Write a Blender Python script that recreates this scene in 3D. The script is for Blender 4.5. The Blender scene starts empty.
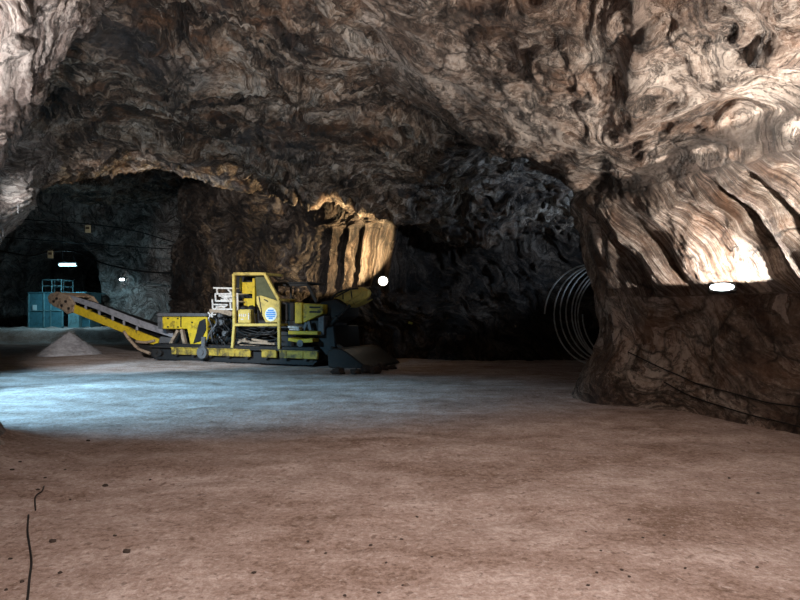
import bpy, bmesh, math, random
import numpy as np
from mathutils import Vector, Matrix

random.seed(7)
C = bpy.context.scene.collection
F = 800 * 26.0 / 36.0          # focal length in pixels of the 800 px wide frame
HORIZON, EYE = 315.0, 1.6


def at(px, py, Y):
    """point seen at a photograph pixel, at distance Y"""
    return Vector(((px - 400) / F * Y, Y, EYE + (HORIZON - py) / F * Y))


# ------------------------------------------------------------------ noise
_r = np.random.RandomState(11)
_P = _r.permutation(256).astype(np.int32)
_G = _r.normal(size=(256, 3)).astype(np.float32)
_G /= np.linalg.norm(_G, axis=1)[:, None]


def pn(p, seed=0):
    p = np.asarray(p, dtype=np.float32) + np.float32(seed * 17.31)
    i = np.floor(p).astype(np.int32)
    f = p - i
    w = f * f * f * (f * (f * 6 - 15) + 10)
    out = 0
    for dx in (0, 1):
        wx = w[:, 0] if dx else 1 - w[:, 0]
        a = _P[(i[:, 0] + dx) & 255]
        for dy in (0, 1):
            wy = w[:, 1] if dy else 1 - w[:, 1]
            b = _P[(a + i[:, 1] + dy) & 255]
            for dz in (0, 1):
                wz = w[:, 2] if dz else 1 - w[:, 2]
                g = _G[_P[(b + i[:, 2] + dz) & 255]]
                out = out + wx * wy * wz * (g[:, 0] * (f[:, 0] - dx) + g[:, 1] * (f[:, 1] - dy) + g[:, 2] * (f[:, 2] - dz))
    return out * 1.6


def fbm(p, octs=4, seed=0, gain=0.5):
    p = np.asarray(p, dtype=np.float32)
    o, a = 0, 1.0
    for k in range(octs):
        o = o + a * pn(p * (2.03 ** k), seed + k)
        a *= gain
    return o


def vnoise(p, seed, octs=2):
    return np.stack([fbm(p, octs, seed), fbm(p, octs, seed + 31), fbm(p, octs, seed + 57)], axis=1)


def sstep(a, b, x):
    t = np.clip((x - a) / (b - a), 0, 1)
    return t * t * (3 - 2 * t)


# ------------------------------------------------------------------ sheets of rock
def cr(ctrl, n, axis):
    """Catmull-Rom resample along one axis (spaced by the mean chord length)"""
    c = np.moveaxis(np.asarray(ctrl, dtype=np.float64), axis, 0)
    k = c.shape[0]
    ch = np.sqrt(((c[1:] - c[:-1]) ** 2).sum(-1)).reshape(k - 1, -1).mean(1)
    s = np.concatenate([[0], np.cumsum(ch)])
    q = np.linspace(0, s[-1], n)
    i = np.clip(np.searchsorted(s, q, side='right') - 1, 0, k - 2)
    t = (q - s[i]) / (s[i + 1] - s[i])
    ext = np.concatenate([2 * c[:1] - c[1:2], c, 2 * c[-1:] - c[-2:-1]])
    p0, p1, p2, p3 = ext[i], ext[i + 1], ext[i + 2], ext[i + 3]
    t = t.reshape((-1,) + (1,) * (c.ndim - 1))
    r = 0.5 * (2 * p1 + (p2 - p0) * t + (2 * p0 - 5 * p1 + 4 * p2 - p3) * t ** 2 + (3 * p1 - p0 - 3 * p2 + p3) * t ** 3)
    return np.moveaxis(r, 0, axis)


def grid_mesh(name, pts, mat, attrs=None, flip=False, closed=False):
    R, K = pts.shape[:2]
    me = bpy.data.meshes.new(name)
    co = pts.reshape(-1, 3)
    idx = np.arange(R * K).reshape(R, K)
    nxt = np.roll(idx, -1, axis=1) if closed else None
    if closed:
        a, b, c, d = idx[:-1], nxt[:-1], nxt[1:], idx[1:]
    else:
        a, b, c, d = idx[:-1, :-1], idx[:-1, 1:], idx[1:, 1:], idx[1:, :-1]
    q = np.stack([a, b, c, d], -1).reshape(-1, 4)
    if flip:
        q = q[:, ::-1]
    me.vertices.add(len(co))
    me.vertices.foreach_set('co', co.astype(np.float32).ravel())
    me.loops.add(q.size)
    me.loops.foreach_set('vertex_index', q.astype(np.int32).ravel())
    me.polygons.add(len(q))
    me.polygons.foreach_set('loop_start', (np.arange(len(q)) * 4).astype(np.int32))
    me.polygons.foreach_set('loop_total', np.full(len(q), 4, dtype=np.int32))
    me.update(calc_edges=True)
    me.polygons.foreach_set('use_smooth', np.ones(len(q), dtype=bool))
    for k, v in (attrs or {}).items():
        at_ = me.attributes.new(k, 'FLOAT', 'POINT')
        at_.data.foreach_set('value', np.asarray(v, dtype=np.float32).ravel())
    me.materials.append(mat)
    o = bpy.data.objects.new(name, me)
    C.objects.link(o)
    return o


def normals(p):
    du = np.gradient(p, axis=0)
    dv = np.gradient(p, axis=1)
    n = np.cross(du, dv)
    return n / (np.linalg.norm(n, axis=2, keepdims=True) + 1e-9)


def strata(p, fold=1.0, freq=1.0, nrm=(0.25, 0.55, 0.8), seed=0):
    w = p + 1.0 * fold * vnoise(p * 0.28, seed + 3) + 0.28 * fold * vnoise(p * 1.1, seed + 9)
    n = np.array(nrm)
    return (w @ n) * freq + 1.3 * fold * fbm(w * 0.33, 2, seed + 21)


def saw(t, sharp=0.82):
    f = t - np.floor(t)
    return np.where(f < sharp, f / sharp, (1 - f) / (1 - sharp))


def rock(p, amp=1.0, seed=0, fold=1.0, freq=1.0, nrm=(0.25, 0.55, 0.8), pit=1.0):
    """displacement towards the cavern and the strata value"""
    t = strata(p, fold, freq, nrm, seed)
    m = np.clip(0.6 + 1.1 * fbm(p * 0.5, 2, seed + 40), 0.05, 1.5)
    d = 0.30 * fbm(p * 0.42, 3, seed + 50)
    d = d + m * (0.16 * (saw(t * 1.15, .9) - .5) + 0.10 * (saw(t * 3.1 + 0.8 * fbm(p * 1.4, 2, seed + 5), .88) - .5))
    # flakes: broken plates lying along the strata
    V = np.stack([p[:, 0] * 0.8, p[:, 1] * 0.8 + 0.4 * p[:, 2], t * 2.3], 1)
    rg = 1 - np.abs(fbm(V, 3, seed + 80)) * 2
    d = d - 0.085 * rg * (0.5 + m * .5)
    V2 = V * 2.7
    d = d - 0.035 * (1 - np.abs(fbm(V2, 3, seed + 90)) * 2)
    cell = np.floor(fbm(V * 0.8, 2, seed + 95) * 4) / 4
    d = d + 0.10 * cell
    rd = 1 - np.abs(fbm(p * np.array([.9, .9, .9]) + 0.3 * vnoise(p * 1.5, seed + 66, 1), 2, seed + 70))
    d = d - 0.20 * pit * np.clip(rd - 0.90, 0, 1) / 0.10 * np.clip(fbm(p * .4, 1, seed + 77) + .15, 0, 1)
    return amp * d, t


def sheet(name, ctrl, nr, nc, mat, disp=None, inward=None, flip=False):
    base = cr(cr(np.array(ctrl), nr, 0), nc, 1)
    n = normals(base)
    if flip:
        n = -n
    p = base.reshape(-1, 3)
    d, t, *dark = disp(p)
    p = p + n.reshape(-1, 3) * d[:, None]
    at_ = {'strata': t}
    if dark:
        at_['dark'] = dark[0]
    o = grid_mesh(name, p.reshape(nr, nc, 3), mat, at_, flip=flip)
    o['kind'] = 'structure'
    return o


# ------------------------------------------------------------------ materials
class NT:
    def __init__(self, name):
        self.m = bpy.data.materials.new(name)
        self.m.use_nodes = True
        self.t = self.m.node_tree
        self.b = self.t.nodes['Principled BSDF']

    def n(self, typ, ins=None, **kw):
        nd = self.t.nodes.new(typ)
        for k, v in kw.items():
            setattr(nd, k, v)
        for k, v in (ins or {}).items():
            self.set(nd, k, v)
        return nd

    def set(self, nd, k, v):
        s = nd.inputs[k]
        if hasattr(v, 'is_output') or isinstance(v, bpy.types.NodeSocket):
            self.t.links.new(v, s)
        else:
            s.default_value = v

    def ramp(self, fac, stops, interp='LINEAR'):
        nd = self.n('ShaderNodeValToRGB', {'Fac': fac})
        cr_ = nd.color_ramp
        cr_.interpolation = interp
        while len(cr_.elements) < len(stops):
            cr_.elements.new(0.5)
        for e, (p, c) in zip(cr_.elements, stops):
            e.position = p
            e.color = (*c, 1) if len(c) == 3 else c
        return nd.outputs[0]

    def math(self, op, a, b=0.0, c=None):
        nd = self.n('ShaderNodeMath', {0: a, 1: b}, operation=op)
        if c is not None:
            self.set(nd, 2, c)
        return nd.outputs[0]

    def mix(self, fac, a, b, mode='MIX'):
        nd = self.t.nodes.new('ShaderNodeMix')
        nd.data_type = 'RGBA'
        nd.blend_type = mode
        self.set(nd, 0, fac)
        self.set(nd, 6, a if not isinstance(a, tuple) else (*a, 1))
        self.set(nd, 7, b if not isinstance(b, tuple) else (*b, 1))
        return nd.outputs[2]

    def noise(self, scale, detail=4, rough=0.55, vec=None, dist=0.0, dims='3D', w=None):
        nd = self.n('ShaderNodeTexNoise', {'Scale': scale, 'Detail': detail, 'Roughness': rough, 'Distortion': dist}, noise_dimensions=dims)
        if vec is not None:
            self.set(nd, 'Vector', vec)
        if w is not None:
            self.set(nd, 'W', w)
        return nd.outputs[0]


def rock_material(name, stops, tint=(1, 1, 1), rough=0.62, bump=0.8, band=1.0, orange=0.5, greyness=0.5):
    k = NT(name)
    g = k.n('ShaderNodeNewGeometry')
    pos = g.outputs['Position']
    st = k.n('ShaderNodeAttribute', attribute_name='strata').outputs['Fac']
    wob = k.noise(1.3, 5, 0.6, pos)
    t = k.math('ADD', st, k.math('MULTIPLY', wob, 0.40))
    sx = k.n('ShaderNodeSeparateXYZ', {0: pos})
    V = k.n('ShaderNodeCombineXYZ', {0: k.math('MULTIPLY', sx.outputs[0], 0.42),
                                     1: k.math('MULTIPLY', k.math('MULTIPLY_ADD', sx.outputs[2], 0.6, sx.outputs[1]), 0.42),
                                     2: k.math('MULTIPLY', t, 2.6 * (0.75 if band < 1 else 1))}).outputs[0]
    wide = k.noise(0.8 * band, 4, 0.75, dims='1D', w=t)
    streak = k.noise(2.2, 8, 0.72, V, 0.4)
    patch = k.noise(0.45, 4, 0.6, pos, 0.4)
    grain = k.noise(11, 6, 0.75, pos)
    vo = k.n('ShaderNodeTexVoronoi', {'Vector': V, 'Scale': 2.6, 'Randomness': 1.0}, feature='F1')
    cellv = k.n('ShaderNodeSeparateColor', {0: vo.outputs['Color']}).outputs[0]
    ed = k.n('ShaderNodeTexVoronoi', {'Vector': V, 'Scale': 1.3, 'Randomness': 1.0}, feature='DISTANCE_TO_EDGE').outputs['Distance']
    crack = k.ramp(ed, [(0.0, (1, 1, 1)), (0.05, (0, 0, 0))])
    crack = k.math('MULTIPLY', crack, k.ramp(k.noise(0.8, 3, 0.6, pos), [(0.42, (0, 0, 0)), (0.6, (1, 1, 1))]))
    fw = k.n('ShaderNodeTexNoise', {'Scale': 1.6, 'Detail': 4.0, 'Vector': pos})
    fv = k.n('ShaderNodeVectorMath', {0: pos, 1: k.n('ShaderNodeVectorMath', {0: fw.outputs['Color'], 1: (0.9, 0.9, 0.9)}, operation='MULTIPLY').outputs[0]}, operation='ADD').outputs[0]
    fe = k.n('ShaderNodeTexVoronoi', {'Vector': fv, 'Scale': 0.95, 'Randomness': 1.0}, feature='DISTANCE_TO_EDGE').outputs['Distance']
    fr = k.math('MULTIPLY', k.ramp(fe, [(0.0, (1, 1, 1)), (0.05, (0, 0, 0))]), k.ramp(k.noise(0.9, 3, 0.6, fv), [(0.44, (0, 0, 0)), (0.54, (1, 1, 1))]))
    crack = k.math('MAXIMUM', crack, fr)
    v = k.math('MULTIPLY', wide, 0.52)
    v = k.math('ADD', v, k.math('MULTIPLY', streak, 0.48))
    v = k.math('ADD', v, k.math('MULTIPLY', k.math('SUBTRACT', grain, 0.5), 0.60))
    v = k.math('ADD', v, k.math('MULTIPLY', k.math('SUBTRACT', patch, 0.47), 0.9))
    v = k.math('ADD', v, k.math('MULTIPLY', k.math('SUBTRACT', cellv, 0.5), 0.22))
    col = k.ramp(v, stops)
    thin = k.noise(1.6, 6, 0.7, V, 1.2)
    vein = k.ramp(k.math('ABSOLUTE', k.math('SUBTRACT', thin, 0.5)), [(0.0, (1, 1, 1)), (0.022, (0, 0, 0))])
    vein = k.math('MULTIPLY', vein, k.ramp(k.noise(1.3, 4, 0.6, pos), [(0.47, (0, 0, 0)), (0.60, (1, 1, 1))]))
    col = k.mix(k.math('MULTIPLY', vein, 0.7), col, (0.62, 0.55, 0.48))
    seam = k.ramp(k.math('ABSOLUTE', k.math('SUBTRACT', k.noise(2.1, 6, 0.7, V, 1.5), 0.47)), [(0.0, (1, 1, 1)), (0.035, (0, 0, 0))])
    col = k.mix(k.math('MULTIPLY', seam, 0.75), col, (0.025, 0.019, 0.016))
    rust = k.ramp(k.noise(0.9, 5, 0.7, pos, 0.8), [(0.5, (0, 0, 0)), (0.66, (1, 1, 1))])
    col = k.mix(k.math('MULTIPLY', rust, orange), col, (0.27, 0.12, 0.05))
    grey = k.ramp(k.noise(0.55, 4, 0.65, k.n('ShaderNodeVectorMath', {0: pos, 1: (9.3, 4.1, 2.2)}, operation='ADD').outputs[0], 0.8), [(0.5, (0, 0, 0)), (0.66, (1, 1, 1))])
    col = k.mix(k.math('MULTIPLY', grey, greyness), col, (0.085, 0.088, 0.098))
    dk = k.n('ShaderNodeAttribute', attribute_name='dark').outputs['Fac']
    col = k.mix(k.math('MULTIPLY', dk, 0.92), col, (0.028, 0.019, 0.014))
    col = k.mix(k.math('MULTIPLY', crack, 0.8), col, (0.02, 0.016, 0.013))
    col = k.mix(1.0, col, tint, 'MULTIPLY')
    k.set(k.b, 'Base Color', col)
    k.set(k.b, 'Roughness', k.math('MULTIPLY_ADD', grain, 0.35, rough - 0.17))
    k.set(k.b, 'Specular IOR Level', 0.4)
    h = k.math('ADD', k.math('MULTIPLY', streak, 1.3), k.math('MULTIPLY', grain, 0.7))
    h = k.math('ADD', h, k.math('MULTIPLY', cellv, 0.4))
    h = k.math('SUBTRACT', h, k.math('MULTIPLY', seam, 0.35))
    h = k.math('SUBTRACT', h, k.math('MULTIPLY', crack, 0.5))
    b = k.n('ShaderNodeBump', {'Strength': bump, 'Distance': 0.16, 'Height': h})
    k.set(k.b, 'Normal', b.outputs[0])
    return k.m


STOPS = [(0.28, (0.018, 0.014, 0.012)), (0.41, (0.060, 0.044, 0.036)), (0.51, (0.17, 0.12, 0.09)), (0.60, (0.36, 0.28, 0.215)), (0.72, (0.62, 0.55, 0.48))]
M = {}
M['rock'] = rock_material('layered_rock', STOPS)
M['rock_pale'] = rock_material('pale_layered_rock', [(0.25, (0.05, 0.04, 0.035)), (0.40, (0.22, 0.17, 0.15)), (0.52, (0.40, 0.33, 0.30)), (0.68, (0.66, 0.60, 0.56))], orange=0.12)
M['rock_wall'] = rock_material('cut_rock', [(0.28, (0.05, 0.032, 0.024)), (0.42, (0.15, 0.10, 0.075)), (0.54, (0.27, 0.20, 0.155)), (0.68, (0.58, 0.49, 0.42))], orange=0.4, greyness=0.12, band=0.6)
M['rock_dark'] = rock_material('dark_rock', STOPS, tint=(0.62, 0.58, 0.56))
M['rock_shaded'] = rock_material('shaded_rock', STOPS, tint=(0.30, 0.275, 0.265), orange=0.12)  # layered rock tinted down, the back wall's shade put into its colour


def dirt_material():
    k = NT('trodden_salt_dirt')
    pos = k.n('ShaderNodeNewGeometry').outputs['Position']
    mp = k.n('ShaderNodeMapping', {'Vector': pos, 'Scale': (1.0, 2.2, 1.0), 'Rotation': (0, 0, 0.25)})
    st = k.noise(0.55, 6, 0.65, mp.outputs[0], 0.4)
    sp = k.noise(3.2, 6, 0.7, pos)
    fi = k.noise(22, 5, 0.7, pos)
    v = k.math('ADD', k.math('MULTIPLY', st, 0.55), k.math('MULTIPLY', sp, 0.35))
    v = k.math('ADD', v, k.math('MULTIPLY', k.math('SUBTRACT', fi, 0.25), 0.45))
    v = k.math('ADD', v, k.math('MULTIPLY', k.math('SUBTRACT', k.noise(70, 3, 0.7, pos), 0.5), 0.25))
    col = k.ramp(v, [(0.42, (0.19, 0.130, 0.10)), (0.52, (0.33, 0.25, 0.215)), (0.60, (0.43, 0.345, 0.31)), (0.70, (0.60, 0.52, 0.49))])
    dk = k.ramp(k.noise(7.0, 4, 0.75, pos, 0.3), [(0.60, (0, 0, 0)), (0.72, (1, 1, 1))])
    dk = k.math('MULTIPLY', dk, k.ramp(k.noise(0.9, 3, 0.6, pos), [(0.45, (0, 0, 0)), (0.62, (1, 1, 1))]))
    col = k.mix(k.math('MULTIPLY', dk, 0.75), col, (0.13, 0.085, 0.06))
    sk = k.ramp(k.noise(13, 3, 0.6, pos), [(0.61, (0, 0, 0)), (0.66, (1, 1, 1))])
    col = k.mix(k.math('MULTIPLY', sk, 0.55), col, (0.12, 0.08, 0.06))
    pk = k.ramp(k.noise(17, 3, 0.6, k.n('ShaderNodeVectorMath', {0: pos, 1: (3.1, 7.7, 1.0)}, operation='ADD').outputs[0]), [(0.62, (0, 0, 0)), (0.68, (1, 1, 1))])
    col = k.mix(k.math('MULTIPLY', pk, 0.5), col, (0.62, 0.56, 0.54))
    k.set(k.b, 'Base Color', col)
    k.set(k.b, 'Roughness', 0.9)
    k.set(k.b, 'Specular IOR Level', 0.25)
    h = k.math('ADD', k.math('MULTIPLY', sp, 0.6), k.math('MULTIPLY', fi, 0.6))
    k.set(k.b, 'Normal', k.n('ShaderNodeBump', {'Strength': 0.8, 'Distance': 0.06, 'Height': h}).outputs[0])
    return k.m


M['dirt'] = dirt_material()


def simple(name, col, rough=0.5, metal=0.0, dirt=None, amount=0.5, scale=4.0, emit=None, estr=0.0, spec=0.5, lo=0.5, hi=0.62):
    k = NT(name)
    co = k.n('ShaderNodeTexCoord').outputs['Object']
    c = (*col, 1)
    if dirt is not None:
        f = k.ramp(k.noise(scale, 6, 0.7, co, 0.3), [(lo, (0, 0, 0)), (hi, (1, 1, 1))])
        c = k.mix(k.math('MULTIPLY', f, amount), col, dirt)
        v = k.noise(scale * 3.1, 4, 0.6, co)
        c = k.mix(0.35, c, k.ramp(v, [(0.3, (0.35, 0.35, 0.35)), (0.6, (1, 1, 1))]), 'MULTIPLY')
        k.set(k.b, 'Normal', k.n('ShaderNodeBump', {'Strength': 0.25, 'Distance': 0.01, 'Height': v}).outputs[0])
    k.set(k.b, 'Base Color', c)
    k.b.inputs['Roughness'].default_value = rough
    k.b.inputs['Metallic'].default_value = metal
    k.b.inputs['Specular IOR Level'].default_value = spec
    if emit is not None:
        k.b.inputs['Emission Color'].default_value = (*emit, 1)
        k.b.inputs['Emission Strength'].default_value = estr
    return k.m


M['yellow'] = simple('worn_yellow_paint', (0.72, 0.50, 0.03), 0.45, 0, (0.06, 0.045, 0.03), 0.8, 2.4, lo=0.54, hi=0.64)
M['yellow_pale'] = simple('dusty_yellow_paint', (0.70, 0.52, 0.13), 0.55, 0, (0.10, 0.075, 0.05), 0.7, 3.2, lo=0.55, hi=0.66)
M['yellow_dirty'] = simple('grimy_yellow_paint', (0.56, 0.38, 0.05), 0.5, 0, (0.045, 0.036, 0.025), 0.85, 2.0, lo=0.46, hi=0.60)
M['olive'] = simple('tinted_cab_glazing', (0.13, 0.135, 0.075), 0.2, 0, (0.04, 0.04, 0.03), 0.4, 3)
M['steel'] = simple('dark_steel', (0.024, 0.022, 0.021), 0.55, 0.2, (0.055, 0.038, 0.03), 0.7, 5)
M['black'] = simple('black_rubber', (0.010, 0.010, 0.011), 0.6, 0, (0.03, 0.027, 0.024), 0.5, 6)
M['rust'] = simple('rusty_pale_steel', (0.40, 0.29, 0.20), 0.75, 0, (0.10, 0.065, 0.045), 0.8, 5)
M['belt'] = simple('dusty_grey_belt', (0.30, 0.30, 0.33), 0.8, 0, (0.12, 0.12, 0.13), 0.6, 4)
M['grey'] = simple('grey_steel', (0.15, 0.15, 0.155), 0.5, 0.2, (0.05, 0.045, 0.04), 0.6, 5)
M['white'] = simple('chipped_white_paint', (0.82, 0.76, 0.70), 0.5, 0, (0.30, 0.23, 0.18), 0.6, 7)
M['sticker_blue'] = simple('blue_print', (0.10, 0.33, 0.75), 0.4)
M['sticker_white'] = simple('white_print', (0.80, 0.86, 0.82), 0.4)
M['cabin'] = simple('teal_painted_sheet', (0.10, 0.27, 0.32), 0.5, 0.1, (0.05, 0.12, 0.14), 0.5, 2)
M['cabin_frame'] = simple('pale_teal_frame', (0.22, 0.40, 0.42), 0.5, 0.1, (0.1, 0.15, 0.15), 0.5, 4)
M['paper'] = simple('pale_notice', (0.75, 0.85, 0.85), 0.6)
M['tube'] = simple('lit_tube', (0.9, 1, 1), 0.3, emit=(0.50, 0.92, 1.0), estr=3)
M['lens'] = simple('lit_lens', (1, 1, 1), 0.2, emit=(0.80, 0.93, 1.0), estr=16)
M['lens_warm'] = simple('lit_warm_lens', (1, 1, 1), 0.2, emit=(1.0, 0.92, 0.78), estr=25)
M['sign'] = simple('cream_plastic', (0.78, 0.85, 0.82), 0.5)
M['pebble'] = simple('dark_stone', (0.045, 0.032, 0.026), 0.85, 0, (0.10, 0.07, 0.055), 0.7, 9)
M['reflector'] = simple('yellow_green_reflector', (0.50, 0.55, 0.12), 0.3)
M['hose'] = simple('dusty_pale_hose', (0.62, 0.62, 0.60), 0.5, 0, (0.25, 0.24, 0.22), 0.5, 3)


def pile_material():
    k = NT('crushed_salt_heap')
    pos = k.n('ShaderNodeNewGeometry').outputs['Position']
    a = k.noise(9, 6, 0.75, pos)
    b = k.noise(2, 3, 0.6, pos)
    c = k.ramp(k.math('MULTIPLY_ADD', b, 0.4, k.math('MULTIPLY', a, 0.6)), [(0.35, (0.25, 0.23, 0.24)), (0.65, (0.56, 0.54, 0.56))])
    k.set(k.b, 'Base Color', c)
    k.b.inputs['Roughness'].default_value = 0.9
    k.set(k.b, 'Normal', k.n('ShaderNodeBump', {'Strength': 0.8, 'Distance': 0.06, 'Height': a}).outputs[0])
    return k.m


M['pile'] = pile_material()


# ------------------------------------------------------------------ mesh pieces
class MB:
    def __init__(self):
        self.bm = bmesh.new()

    def _new(self, before, bev):
        if bev:
            es = [e for e in self.bm.edges if e not in before]
            bmesh.ops.bevel(self.bm, geom=es, offset=bev, segments=1, affect='EDGES', profile=0.5)

    def box(self, c, s, rot=None, bev=0.01):
        before = set(self.bm.edges)
        m = Matrix.Translation(Vector(c)) @ (rot.to_4x4() if rot is not None else Matrix()) @ Matrix.Diagonal((s[0], s[1], s[2], 1))
        bmesh.ops.create_cube(self.bm, size=1, matrix=m)
        self._new(before, min(bev, min(s) * 0.3))
        return self

    def bar(self, a, b, w, h=None, bev=0.006):
        a, b = Vector(a), Vector(b)
        d = b - a
        q = d.to_track_quat('X', 'Z')
        return self.box((a + b) / 2, (d.length, w, h or w), q.to_matrix(), bev)

    def cyl(self, a, b, r, seg=16, r2=None):
        a, b = Vector(a), Vector(b)
        d = b - a
        q = d.to_track_quat('Z', 'Y')
        m = Matrix.Translation((a + b) / 2) @ q.to_matrix().to_4x4()
        bmesh.ops.create_cone(self.bm, cap_ends=True, segments=seg, radius1=r, radius2=r if r2 is None else r2, depth=d.length, matrix=m)
        return self

    def prism(self, poly, y0, y1, bev=0.01):
        """polygon in local x,z extruded in y"""
        before = set(self.bm.edges)
        v0 = [self.bm.verts.new((x, y0, z)) for x, z in poly]
        v1 = [self.bm.verts.new((x, y1, z)) for x, z in poly]
        n = len(poly)
        fs = [self.bm.faces.new(v0), self.bm.faces.new(v1[::-1])]
        for i in range(n):
            fs.append(self.bm.faces.new((v0[i], v1[i], v1[(i + 1) % n], v0[(i + 1) % n])))
        bmesh.ops.recalc_face_normals(self.bm, faces=fs)
        self._new(before, bev)
        return self

    def tube(self, pts, r, seg=8, smooth=4):
        P = np.array([tuple(p) for p in pts], dtype=float)
        if smooth and len(P) > 2:
            P = cr(P[:, None, :], (len(P) - 1) * smooth + 1, 0)[:, 0]
        P = [Vector(p) for p in P]
        rings = []
        up = Vector((0, 0, 1))
        for i, p in enumerate(P):
            d = (P[min(i + 1, len(P) - 1)] - P[max(i - 1, 0)]).normalized()
            s = d.cross(up)
            if s.length < 1e-3:
                s = d.cross(Vector((0, 1, 0)))
            s.normalize()
            u = s.cross(d).normalized()
            rings.append([self.bm.verts.new(p + r * (math.cos(2 * math.pi * k / seg) * s + math.sin(2 * math.pi * k / seg) * u)) for k in range(seg)])
        for a, b in zip(rings[:-1], rings[1:]):
            for k in range(seg):
                f = self.bm.faces.new((a[k], a[(k + 1) % seg], b[(k + 1) % seg], b[k]))
                f.smooth = True
        self.bm.faces.new(rings[0][::-1])
        self.bm.faces.new(rings[-1])
        return self

    def blob(self, c, s, rough=0.15, sub=3, seed=0, freq=1.5):
        r = bmesh.ops.create_icosphere(self.bm, subdivisions=sub, radius=1.0)
        co = np.array([v.co[:] for v in r['verts']])
        d = 1 + rough * fbm(co * freq, 3, seed)
        for v, k, q in zip(r['verts'], d, co):
            v.co = Vector(c) + Vector((q[0] * s[0] * k, q[1] * s[1] * k, q[2] * s[2] * k))
        for v in r['verts']:
            for f in v.link_faces:
                f.smooth = True
        return self

    def build(self, name, mat, parent=None, loc=None):
        me = bpy.data.meshes.new(name)
        bmesh.ops.recalc_face_normals(self.bm, faces=self.bm.faces)
        self.bm.to_mesh(me)
        self.bm.free()
        me.materials.append(mat)
        o = bpy.data.objects.new(name, me)
        C.objects.link(o)
        if parent is not None:
            o.parent = parent
        if loc is not None:
            o.location = loc
        return o


def tag(o, label, cat, group=None, kind=None):
    o['label'] = label
    o['category'] = cat
    if group:
        o['group'] = group
    if kind:
        o['kind'] = kind
    return o


def thing(name, label, cat, loc=(0, 0, 0), rz=0.0, group=None):
    o = bpy.data.objects.new(name, None)
    o.empty_display_size = 0.3
    C.objects.link(o)
    o.location = loc
    o.rotation_euler = (0, 0, rz)
    return tag(o, label, cat, group)


# ------------------------------------------------------------------ the setting
# floor
def floor_z(x, y):
    p = np.stack([x, y, np.zeros_like(x)], 1)
    z = 0.05 * fbm(p * 0.35, 3, 200) + 0.018 * fbm(p * 1.7, 3, 210) + 0.008 * fbm(p * np.array([5.0, 7.0, 1]), 2, 215)
    z = z * (0.35 + 0.65 * sstep(2, 6, y))
    # raised bench at the far left, in front of the side tunnel
    z = z + (0.74 + 0.10 * fbm(p * 1.2, 2, 230)) * sstep(32.6, 34.0, y + 0.4 * fbm(p * .5, 2, 220))
    # loose dirt banked against the left wall
    d = (x + 5.0) + 0.30 * (y - 7.0)
    z = z + 0.30 * np.exp(-np.clip(d, 0, 9) * 2.6) * sstep(8.0, 6.8, y) * (y > -2)
    return z


ys = np.concatenate([np.linspace(-6, 1.5, 30), np.exp(np.linspace(math.log(1.55), math.log(62), 380))])
xs = np.linspace(-1, 1, 330)
gy, gs = np.meshgrid(ys, xs, indexing='ij')
half = np.maximum(0.95 * gy, 0) + 9
gx = gs * half - 0.18 * np.maximum(gy, 0)
fz = floor_z(gx.ravel(), gy.ravel()).reshape(gx.shape)
fl = grid_mesh('floor', np.stack([gx, gy, fz], -1), M['dirt'], flip=True)
fl['kind'] = 'structure'


def ground(x, y):
    return float(floor_z(np.array([float(x)]), np.array([float(y)]))[0])


# ceiling
CX = [-22, -12, -8, -4.5, -1.5, 1.5, 4, 8]
CZ = [(-6, [6.1, 6.1, 6.1, 6.1, 6.1, 6.0, 5.6, 5.0]),
      (2, [6.0, 6.0, 6.1, 6.2, 6.2, 6.0, 5.5, 5.0]),
      (8, [6.5, 6.5, 6.5, 6.5, 6.4, 6.1, 5.5, 4.9]),
      (12, [6.6, 6.6, 6.6, 6.5, 6.4, 6.2, 5.8, 5.2]),
      (16, [6.4, 6.5, 6.5, 6.35, 6.2, 6.1, 5.9, 5.6]),
      (18.4, [6.3, 6.45, 6.45, 5.95, 5.65, 5.6, 5.6, 5.6]),
      (19.3, [6.5, 6.5, 6.40, 5.80, 5.4, 5.1, 5.2, 5.4]),
      (20.0, [7.6, 7.6, 7.5, 6.9, 5.4, 4.8, 4.9, 5.2]),
      (21.5, [8.8, 8.8, 8.8, 8.6, 6.4, 4.5, 4.6, 5.0]),
      (30, [9.3, 9.3, 9.3, 8.6, 5.0, 4.3, 4.4, 4.8]),
      (44, [9.5, 9.5, 9.5, 9.0, 6, 5, 5, 5])]
ctrl = [[(x, y, z) for x, z in zip(CX, zz)] for y, zz in CZ]
sheet('ceiling', ctrl, 760, 520, M['rock'], lambda p: rock(p, 1.15, 1, 1.1, 0.9, (0.22, 0.62, 0.45)), flip=True)


# right wall: pillar with cutter flutes above the floodlight
CUSPS = [-3.2, -2.4, -1.6, -0.95, -0.30, 0.98, 1.5, 2.05, 2.6, 3.2, 3.9, 4.6, 5.3]


def flutes(p, o, d, cusps, z0, bend, depth, zlo, zhi, alo=-9, ahi=99, shallow=-99):
    a = (p[:, 0] - o[0]) * d[0] + (p[:, 1] - o[1]) * d[1]
    zz = np.clip(p[:, 2] - z0, 0, 9)
    q = a + bend * zz ** 1.5 + 0.05 * fbm(p * 1.1, 2, 300)
    phi = np.interp(q, cusps, np.arange(len(cusps)))
    f = phi - np.floor(phi)
    wdt = np.interp(phi, np.arange(len(cusps)), np.gradient(cusps))
    rec = 4 * f * (1 - f)
    m = sstep(zlo, zlo + 0.5, p[:, 2]) * (1 - sstep(zhi, zhi + 0.5, p[:, 2])) * sstep(alo, alo + 0.8, a) * (1 - sstep(ahi, ahi + .6, a))
    rec = rec * np.where(q < shallow, 0.4, 1.0)
    return -m * depth * rec * np.clip(wdt / 0.6, 0.6, 1.1) + m * 0.014 * np.sin(q * 2 * math.pi * 9.0), phi, m


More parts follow.
